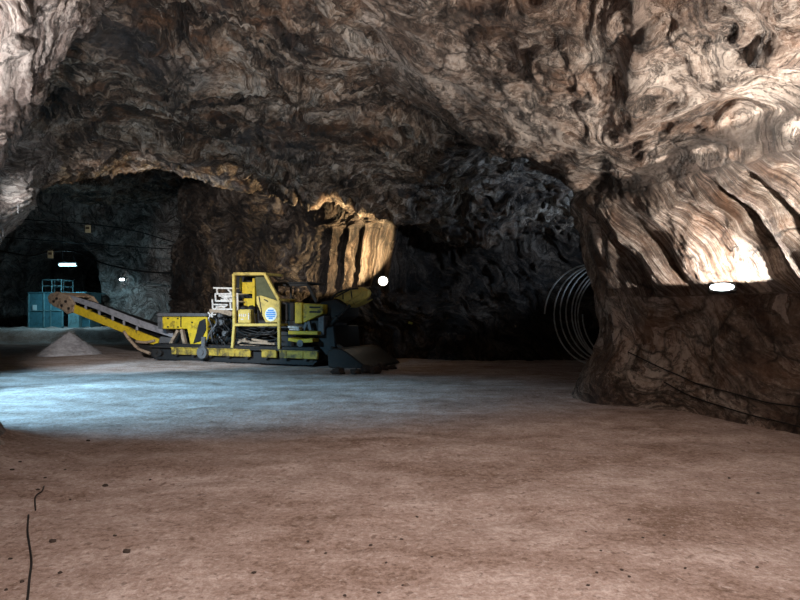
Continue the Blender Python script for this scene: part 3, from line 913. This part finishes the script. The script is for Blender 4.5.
mb.bar(ml(304, 331, .4), ml(307, 323, .4), .1).bar(ml(311, 331, .4), ml(309, 322, .4), .1)
mb.prism(poly([(318, 318), (324, 316), (324, 336), (318, 337)], 0.4), .4, 1.5, .02)
mb.build('slew_bracket', M['grey'], root)

# turret, boom and cutting head
tb = MB().cyl(ml(325, 330, 1.3), ml(325, 308, 1.3), 0.62, 24).prism(poly([(320, 302), (336, 299), (346, 306), (344, 318), (332, 324), (320, 322)], 0.8), 0.8, 1.8, 0.04).build('turret', M['steel'], root)
P0 = [(330, 303.5), (334, 297), (338, 292.5), (346, 289.3), (361, 287.3), (364.5, 289.5), (369, 290.5), (369, 295.5), (365, 299), (358, 304), (350, 307), (343, 310.5), (336, 309)]
bm_ = MB().prism(poly(P0, 0.95), 0.95, 1.65, 0.06)
bm_.prism(poly([(340, 297), (358, 290.5), (361, 294), (345, 304)], 0.9), 0.88, 0.98, 0.02)
boom = bm_.build('cutting_boom', M['yellow_pale'], root)
mb = MB().bar(ml(335, 298, .9), ml(350, 290, .9), .04).bar(ml(343, 293, .86), ml(343, 300, .86), .03).bar(ml(351, 291, .86), ml(352, 299, .86), .03)
mb.tube([ml(328, 303, .85), ml(336, 294.5, .85), ml(346, 290.5, .85), ml(358, 289, .85)], 0.03)
mb.build('boom_hose', M['black'], boom)
a, b = ml(362, 295.5, 1.3), ml(372, 293, 1.3)
MB().cyl(a, b, 0.24, 20, 0.20).build('gear_neck', M['grey'], boom)
c = ml(375.5, 292.8, 1.3)
ax = (b - a).normalized()
q = ax.to_track_quat('Z', 'Y')
mb = MB().cyl(c - ax * 0.14, c + ax * 0.03, 0.19, 24, 0.17).cyl(c + ax * 0.03, c + ax * 0.16, 0.17, 24, 0.07)
for ring, rr in ((-.10, .19), (-.02, .18), (.06, .15), (.12, .10)):
    for k in range(9):
        an = 2 * math.pi * k / 9 + ring * 4
        dr = q @ Vector((math.cos(an), math.sin(an), 0.25))
        o_ = c + ax * ring + (q @ Vector((math.cos(an) * rr, math.sin(an) * rr, 0)))
        mb.cyl(o_, o_ + dr * 0.08, 0.026, 8, 0.006)
mb.build('cutter_head', M['steel'], boom)
for dd in (0.75, 1.85):
    mb = MB().cyl(ml(325, 331, dd), ml(338, 318, dd), 0.10, 14).cyl(ml(338, 318, dd), ml(350, 306, dd), 0.055, 12)
    mb.build('lift_cylinder', M['steel'], root)
MB().prism(poly([(318, 330), (334, 326), (336, 348), (330, 362), (318, 362)], 0.5), 0.5, 2.2, 0.04).build('front_frame', M['black'], root)

# loading apron
P = poly([(327, 352), (334, 349), (342, 350), (350, 355), (360, 363), (368, 368.5), (368, 370), (345, 370.3), (328, 368)], -0.15)
ap = MB().prism(P, -0.15, 2.3, 0.03).build('loading_apron', M['steel'], root)
for dd in (0.5, 2.1):
    v = ml(346, 353, dd)
    mb = MB().cyl((v.x, dd, v.z - 0.15), (v.x, dd, v.z + 0.08), 0.16, 14)
    for k in range(5):
        an = 2 * math.pi * k / 5 + .3
        mb.bar((v.x, dd, v.z + 0.06), (v.x + .5 * math.cos(an), dd + .5 * math.sin(an), v.z - 0.25 * math.cos(an) + .02), 0.12, 0.07)
    mb.build('gathering_arm', M['steel'], ap)
#MACHINE-END

#THINGS-BEGIN
# ------------------------------------------------------------------ other things
from mathutils.bvhtree import BVHTree
bpy.context.view_layer.update()
BV = []
for o in list(C.objects):
    if o.get('kind') == 'structure':
        me = o.data
        co = np.empty(len(me.vertices) * 3, dtype=np.float32)
        me.vertices.foreach_get('co', co)
        qd = np.empty(len(me.polygons) * 4, dtype=np.int32)
        me.polygons.foreach_get('vertices', qd)
        BV.append((o.name, BVHTree.FromPolygons(co.reshape(-1, 3).tolist(), qd.reshape(-1, 4).tolist())))


def cast(org, d, names=None):
    best = None
    for n, b in BV:
        if names and n not in names:
            continue
        h = b.ray_cast(Vector(org), Vector(d).normalized())
        if h[0] is not None and (best is None or h[3] < best[1]):
            best = (h[0], h[3], h[1])
    return best


def surf(px, py, off=0.0, names=None):
    """point on the rock or floor seen at a pixel, lifted off towards the eye"""
    d = Vector(((px - 400) / F, 1, (HORIZON - py) / F))
    h = cast((0, 0, EYE), d, names)
    if h is None:
        return at(px, py, 20)
    return h[0] - d.normalized() * off


def drop(x, y):
    h = cast((x, y, 1.5), (0, 0, -1), {'floor'})
    return h[0].z if h else 0.0


# heap under the conveyor
hx, hy = -13.35, 23.3
n1, n2 = 40, 72
rr = np.linspace(0, 1, n1)[:, None]
an = np.linspace(0, 2 * math.pi, n2, endpoint=False)[None]
R = 1.18 * (1 + 0.07 * np.sin(an * 3 + 1))
X = hx + rr * R * np.cos(an)
Y = hy + rr * R * np.sin(an)
Z = 0.93 * (1 - rr) ** 0.95 * np.ones_like(an) - 0.03
p = np.stack([X, Y, Z], -1)
nz = fbm(p.reshape(-1, 3) * 3.0, 4, 400).reshape(n1, n2) * 0.05 + fbm(p.reshape(-1, 3) * 11, 2, 410).reshape(n1, n2) * 0.02
p[..., 2] += nz * np.minimum(1, rr * 6 + .3)
p[..., 2] = np.where(rr > 0.97, drop(hx, hy) - 0.05, p[..., 2] + drop(hx, hy))
o = grid_mesh('spoil_heap', p, M['pile'], closed=True)
tag(o, 'pale cone shaped heap of crushed rock under the end of the conveyor', 'heap', kind='stuff')

# loose rock in front of the loading apron
for k, (px, py, s) in enumerate(((381, 369.5, .15), (370, 373, .19), (356, 374, .11), (338, 374, .13), (392, 369, .10))):
    v = surf(px, py, 0, {'floor'})
    o = MB().blob((0, 0, 0), (s * 1.3, s, s * .8), .5, 3, 20 + k).build('rock_lump', M['pebble'], None, (v.x, v.y, drop(v.x, v.y) + s * .45))
    tag(o, ['dark rock lump right of the tip of the loading apron', 'largest dark rock lump at the front edge of the loading apron', 'small dark rock lump before the apron, left of the largest', 'dark rock lump leftmost of those before the loading apron', 'smallest dark rock lump, rightmost of those by the apron'][k], 'rock', 'rock lumps by the loading apron')

# shed on the bench
YS = 38.0
zb = drop(at(56, 328, YS).x, YS + 0.6)
xa, xb, xc = at(28, 328, YS).x, at(63, 328, YS).x, at(86, 328, YS).x
top = at(28, 293, YS).z
sh = thing('shed', 'teal sheet metal shed with a pale notice, on the far left bench', 'shed', ((xa + xc) / 2, YS, zb))
ox, oy, oz = sh.location
h = top - zb
MB().box(((xa + xb) / 2 - ox, 0.05, h / 2), (xb - xa, 0.08, h), bev=.01).box((xa - ox + .04, 1.25, h / 2), (0.08, 2.4, h), bev=.01).build('wall_panel', M['cabin'], sh)
MB().box(((xb + xc) / 2 - ox, 1.9, h / 2), (xc - xb, 0.08, h), bev=.01).box((xc - ox - .04, 1.2, h / 2), (0.08, 1.4, h), bev=.01).build('rear_panel', M['cabin'], sh)
MB().box(((xa + xc) / 2 - ox, 1.25, h + .03), (xc - xa + .1, 2.6, 0.06), bev=.01).build('roof', M['cabin'], sh)
mb = MB()
for x in (xa + .05, xa + 1.05, xa + 1.5, xb - .04):
    mb.box((x - ox, -0.01, h / 2), (0.06, 0.05, h), bev=0)
mb.box(((xa + xb) / 2 - ox, -0.01, h * 0.5), (xb - xa, 0.05, 0.06), bev=0)
mb.box(((xa + xb) / 2 - ox, -0.01, 0.04), (xb - xa, 0.05, 0.08), bev=0)
mb.build('frame', M['cabin_frame'], sh)
v = at(35, 307.5, YS)
MB().box((v.x - ox, -0.03, v.z - oz), (0.26, 0.02, 0.34), bev=0).build('notice', M['paper'], sh)
v0, v1 = at(67, 328, YS), at(78, 328, YS)
MB().box(((v0.x + v1.x) / 2 - ox, 0.3, h * .27), (v1.x - v0.x, 0.4, h * .54), bev=.02).build('cupboard', M['cabin_frame'], sh)
mb = MB()
x0, x1, z0, z1 = at(41, 292, YS).x - ox, at(60, 292, YS).x - ox, h + .06, at(41, 279.5, YS).z - oz
for d in (0.15, 1.5):
    for x in (x0, (x0 + x1) / 2, x1):
        mb.bar((x, d, z0), (x, d, z1), 0.035)
    for z in ((z0 + z1) / 2, z1):
        mb.bar((x0, d, z), (x1, d, z), 0.035)
for x in (x0, x1):
    mb.bar((x, .15, z1), (x, 1.5, z1), 0.035)
mb.build('roof_railing', M['cabin_frame'], sh)

# tube lamp in the side tunnel
a, b = at(59.5, 264.8, 36.4), at(76, 264.8, 36.4)
tl = thing('tube_light', 'glowing cyan white tube lamp hanging above the teal shed', 'lamp', ((a + b) / 2))
L = (b.x - a.x)
MB().cyl((-L / 2, 0, 0), (L / 2, 0, 0), 0.09, 14).build('tube', M['tube'], tl)
MB().box((0, 0.05, 0.13), (L + .1, 0.18, 0.07)).box((-L / 2 - .03, 0, .05), (.06, .1, .16)).box((L / 2 + .03, 0, .05), (.06, .1, .16)).build('fitting', M['grey'], tl)
hh = cast((tl.location.x, tl.location.y, tl.location.z + .3), (0, 0, 1), {'wall_far', 'ceiling'})
up = (hh[1] + .3) if hh else 1.5
for s in (-1, 1):
    MB().cyl((s * L * .35, .05, .15), (s * L * .35, .05, min(up, 4) + .1), 0.010, 6).build('hanger', M['black'], tl)

# cables strung across the far left gallery
def cable(name, pts, r, label, mat='black'):
    o = MB().tube(pts, r, 7, 8).build(name, M[mat])
    return tag(o, label, 'cable')


cable('overhead_cable', [at(-40, 249, 33), at(0, 251, 33), at(30, 256, 33), at(51, 251, 33), at(77, 252, 32.5), at(105, 264, 32), at(140, 271, 31), at(175, 273, 29.5), at(215, 270, 27)], 0.045, 'thick black cable sagging just above the tube lamp')
cable('overhead_cable', [at(-40, 208, 31), at(14, 218, 31), at(60, 222, 31), at(88, 224, 31), at(130, 230, 30), at(170, 241, 28.5), at(215, 254, 26.5)], 0.03, 'upper black cable carrying the cream sign box')
cable('overhead_cable', [at(-40, 234, 34), at(14, 238, 34), at(80, 243, 33), at(150, 248, 31), at(215, 250, 27)], 0.03, 'thin dark cable strung level between the two cream sign boxes')
for px, py, Y, ytop, lab in ((88, 229, 30.95, 224, 'cream sign box hanging from the upper cable'), (50.5, 254.5, 32.9, 246, 'cream sign box hanging lower, up and left of the tube lamp')):
    v = at(px, py, Y)
    s = thing('sign_box', lab, 'sign', v, 0, 'hanging sign boxes')
    hgt = 7.5 / F * Y
    wdt = 5 / F * Y
    MB().box((0, 0, 0), (wdt, 0.10, hgt), bev=.012).build('box', M['sign'], s)
    MB().box((0, -.055, .05), (wdt * .7, .01, hgt * .3), bev=0).build('panel', M['grey'], s)
    zt = at(px, ytop, Y).z - v.z
    for q in (-.3, .3):
        MB().cyl((wdt * q, 0, hgt / 2 - .02), (wdt * q, 0, zt + .02), 0.012, 6).build('hanger', M['grey'], s)

# small lamp in the rock niche
v = surf(122, 279.5, 0.3)
s = thing('bulkhead_lamp', 'tiny white lamp on the rock right of the tunnel mouth', 'lamp', v)
MB().box((0, 0, 0), (0.30, 0.10, 0.15), bev=.02).build('lens', M['lens'], s)
MB().box((0, 0.07, 0), (0.38, 0.10, 0.22), bev=.02).build('housing', M['grey'], s)

# floodlight on the right wall
fp = surf(722, 287, 0.60, {'wall_right'}) + Vector((-.12, -.05, 0))
fp = fp + Vector(((722 - 400) / F * fp.y - fp.x, 0, EYE + (HORIZON - 287) / F * fp.y - fp.z))
FLOOD = fp.copy()
s = thing('floodlight', 'small lit floodlight on the right rock wall below the bright flutes', 'lamp', fp)
rm = Matrix.Rotation(math.radians(28), 3, 'Z') @ Matrix.Rotation(math.radians(-18), 3, 'X')
hs = MB().box((0, 0.06, 0), (0.36, 0.10, 0.15), bev=.02)
for k in range(7):
    hs.box((-0.15 + .05 * k, 0.13, 0), (0.012, 0.06, 0.13), bev=0)
o1 = hs.build('housing', M['steel'], s)
o2 = MB().blob((0, 0, 0), (0.155, 0.03, 0.055), 0, 3).build('lens', M['lens'], s)
for o in (o1, o2):
    o.rotation_euler = (math.radians(-12), 0, math.radians(-28))
hh = cast(fp + Vector((.15, .15, 0)), (0.75, 0.66, 0), {'wall_right'})
end = (hh[0] - fp) if hh else Vector((.6, .5, 0))
MB().bar((0.07, 0.12, -0.02), end + Vector((.05, .05, 0)), 0.03).box((0.06, 0.11, -0.02), (.12, .06, .06)).build('bracket', M['steel'], s)

# floodlight behind the machine
fp = Vector((-0.59, 20.1, EYE + (HORIZON - 281) / F * 20.1))
s = thing('floodlight', 'bright warm round floodlight on the rock above the cutting boom', 'lamp', fp)
MB().blob((0, 0, 0), (0.15, 0.05, 0.15), 0, 3).build('lens', M['lens_warm'], s)
MB().cyl((0, .02, 0), (0, .16, 0), 0.19, 20, .12).build('housing', M['steel'], s)
hh = cast(fp + Vector((0, .2, 0)), (0, 1, 0), {'wall_back'})
end = (hh[1] + .25) if hh else 1.0
MB().bar((0, .14, 0), (0, end, 0), 0.05).build('bracket', M['steel'], s)

# reflector plate on the middle wall
v = surf(410.5, 323, 0.04)
o = MB().box((0, 0, 0), (0.15, 0.02, 0.08), Matrix.Rotation(.3, 3, 'Y'), bev=.004).build('reflector_plate', M['reflector'], None, v)
tag(o, 'tiny yellow green reflector on the dark wall right of the machine', 'reflector')

# coil of pale hose behind the right hand pillar
rc = 1.55
c0 = Vector((6.40, 18.1, rc + 0.08))
axd = Vector((0.76, 0.65, 0)).normalized()
sd = Vector((-axd.y, axd.x, 0))
pts = []
shift = [-0.95, -0.42, 0.0, 0.24, 0.46, 0.74, 0.98, 1.25]
N = (len(shift) - 1) * 40
for i in range(N + 1):
    a = 2 * math.pi * i / 40
    r = rc * (1 - 0.03 * math.sin(i * .13)) + 0.02 * math.sin(i * 0.31)
    pts.append(c0 + axd * (np.interp(i / 40, range(len(shift)), shift) + .05 * math.sin(i * .05)) + sd * (r * math.cos(a)) + Vector((0, 0, r * math.sin(a))))
o = MB().tube(pts, 0.026, 7, 1).build('hose_coil', M['hose'])
tag(o, 'large standing loops of pale hose in the dark behind the rock pillar', 'hose')

# cables along the foot of the right wall
pts = [surf(x, y, 0.05) for x, y in ((628, 352), (659, 367), (680, 376), (695, 383), (712, 388), (728, 392), (750, 398), (770, 403), (800, 407), (830, 412))]
cable('wall_cable', pts, 0.011, 'upper of the two black cables along the foot of the right wall')
pts = [surf(x, y, 0.05) for x, y in ((664, 382), (684, 393), (701, 400), (720, 406), (740, 412), (758, 417), (776, 421), (800, 427), (830, 434))]
cable('wall_cable', pts, 0.011, 'lower of the two black cables along the foot of the right wall')
# cable on the floor at the left
fl_pts = [surf(x, y, 0, {'floor'}) + Vector((0, 0, .008)) for x, y in ((28.5, 516), (27.6, 531), (28.6, 541), (30.5, 553), (31.5, 564), (29.5, 580), (28, 597), (24, 620))]
cable('floor_cable', fl_pts, 0.007, 'black cable lying on the dirt at the lower left')
fl_pts = [surf(x, y, 0, {'floor'}) + Vector((0, 0, .008)) for x, y in ((35.5, 511), (35, 500), (37, 495.5), (42, 492), (44, 487))]
cable('floor_cable', fl_pts, 0.006, 'short black cable end beyond the long floor cable')

# thin rods under the left overhang
for px, py, lab in ((18, 204, 'thin pale steel rod hanging under the left rock overhang'), (3, 228, 'thin pale rod at the lowest tip of the left overhang')):
    v = surf(px, py, 0.0)
    o = MB().cyl((0, 0, .10), (0, 0, -.24), 0.009, 8).cyl((0, 0, -.20), (0, 0, -.22), 0.018, 8).build('roof_bolt', M['grey'], None, v)
    tag(o, lab, 'roof bolt')

# dark stones on the dirt
stones = [(52.5, 541.5, 7), (10.5, 559, 4), (22, 582, 5), (37.5, 490, 4), (60, 573, 5), (88, 441, 4), (254, 573, 5), (308, 542, 3.5), (325.5, 553.5, 3.5), (370.5, 545.5, 4), (401.5, 539.5, 3.5), (379, 593, 4),
          (345, 596, 4), (402.5, 585.5, 3), (386, 563, 3), (417, 517, 3), (432, 557, 3), (622, 570.5, 4), (629, 577, 4), (685, 568.5, 3.5), (757, 567.5, 3.5), (588, 585.5, 4), (597, 573, 3.5), (729, 478.5, 3.5),
          (758, 493.5, 3.5), (643, 538, 3), (664, 535.5, 3), (601, 551, 3), (629, 520, 4), (586, 532, 2.5), (126.5, 552, 8), (115, 536, 4), (70, 500, 3), (150, 480, 3), (105, 486, 6), (12, 470, 4), (20, 462, 3), (6, 590, 4), (65, 470, 3), (45, 478, 3)]
rs = random.Random(9)
meshes = [MB().blob((0, 0, 0), (1, .75, .55), .45, 2, 60 + k, 1.2) for k in range(5)]
protos = []
for k, mb in enumerate(meshes):
    me = bpy.data.meshes.new('pebble')
    mb.bm.to_mesh(me)
    mb.bm.free()
    me.materials.append(M['pebble'])
    protos.append(me)
for k, (px, py, wpx) in enumerate(stones):
    v = surf(px, py, 0, {'floor'})
    r = wpx / F * v.y * 0.5
    o = bpy.data.objects.new('pebble', protos[k % 5])
    C.objects.link(o)
    o.location = (v.x, v.y, drop(v.x, v.y) + r * .2)
    o.scale = (r, r, r)
    o.rotation_euler = (0, 0, rs.uniform(-.6, .6))
    tag(o, 'small dark pebble lying loose on the trodden dirt floor', 'pebble', 'pebbles on the dirt floor')
#THINGS-END

# ------------------------------------------------------------------ light
def spot(name, loc, target, power, col, size=180, blend=0.1, radius=0.05):
    l = bpy.data.lights.new(name, 'SPOT')
    l.energy = power
    l.color = col
    l.spot_size = math.radians(size)
    l.spot_blend = blend
    l.shadow_soft_size = radius
    o = bpy.data.objects.new(name, l)
    C.objects.link(o)
    o.location = loc
    d = Vector(target) - Vector(loc)
    o.rotation_euler = d.to_track_quat('-Z', 'Y').to_euler()
    return o


def point(name, loc, power, col, radius=0.1):
    l = bpy.data.lights.new(name, 'POINT')
    l.energy = power
    l.color = col
    l.shadow_soft_size = radius
    o = bpy.data.objects.new(name, l)
    C.objects.link(o)
    o.location = loc
    return o


WARM = (1.0, 0.82, 0.735)
spot('wall_flood_light', tuple(FLOOD + Vector((0, 0, 0.10))), tuple(FLOOD + Vector((0, 0, 5))), 250, (1.0, 0.93, 0.87), 180, 0.0, 0.03)
spot('machine_flood_light', (-0.80, 19.95, 2.95), (-2.2, 21.2, 4.6), 2000, (1.0, 0.74, 0.40), 108, 0.2, 0.05)
spot('entry_flood_and_fill', (-10.6, 10.6, 5.1), (-5.6, 11.2, 0), 7400, (0.34, 0.70, 1.0), 57, 0.7, 0.12)
spot('entry_flood_and_fill', (-11.0, 11.0, 5.0), (-7.6, 15.9, 0), 3800, (0.34, 0.70, 1.0), 60, 0.8, 0.12)  # second blue spot, added to carry the floor pool on to the machine
spot('machine_work_light', (-8.3, 10.3, 4.7), (-7.9, 20.6, 2.3), 3600, (0.98, 0.97, 0.97), 61, 0.5, 0.1)
spot('gallery_light', (9.0, 16.0, 3.9), (5.6, 18.5, 5.3), 800, (0.60, 0.78, 1.0), 82, 0.4, 0.08)
spot('left_wall_flood_light', (-3.0, 3.8, 2.4), (-3.6, 5.4, 7), 950, (1.0, 0.94, 0.91), 125, 0.35, 0.05)
spot('right_fill_light', (5.2, 6.0, 2.25), (4.2, 7.6, 8), 1100, (1.0, 0.91, 0.82), 140, 0.3, 0.05)  # unseen uplight added to brighten the ceiling and the right flutes
spot('hall_lamp', (1.0, 0.6, 5.2), (0.6, 3.4, 0), 1750, WARM, 100, 1.0, 0.3)
spot('tube_light', tuple(at(67, 267, 36.3)), tuple(at(85, 330, 38.0)), 480, (0.40, 0.80, 1.0), 150, 0.6, 0.3)
point('tube_glow_light', tuple(at(67, 267, 36.3)), 105, (0.45, 0.80, 1.0), 0.3)

w = bpy.data.worlds.new('World')
bpy.context.scene.world = w
w.use_nodes = True
w.node_tree.nodes['Background'].inputs[0].default_value = (0.5, 0.55, 0.65, 1)
w.node_tree.nodes['Background'].inputs[1].default_value = 0.0

cam = bpy.data.cameras.new('camera')
cam.lens = 26
cam.sensor_width = 36
cam.shift_y = (HORIZON - 300) / 800
co = bpy.data.objects.new('camera', cam)
C.objects.link(co)
co.location = (0, 0, EYE)
co.rotation_euler = (math.pi / 2, 0, 0)
sc = bpy.context.scene
sc.camera = co
sc.view_settings.view_transform = 'Standard'
sc.view_settings.look = 'None'
sc.view_settings.gamma = 1
sc.view_settings.use_curve_mapping = False
sc.view_settings.exposure = 0.0
sc.cycles.use_denoising = True
sc.cycles.sample_clamp_indirect = 4
sc.cycles.max_bounces = 6
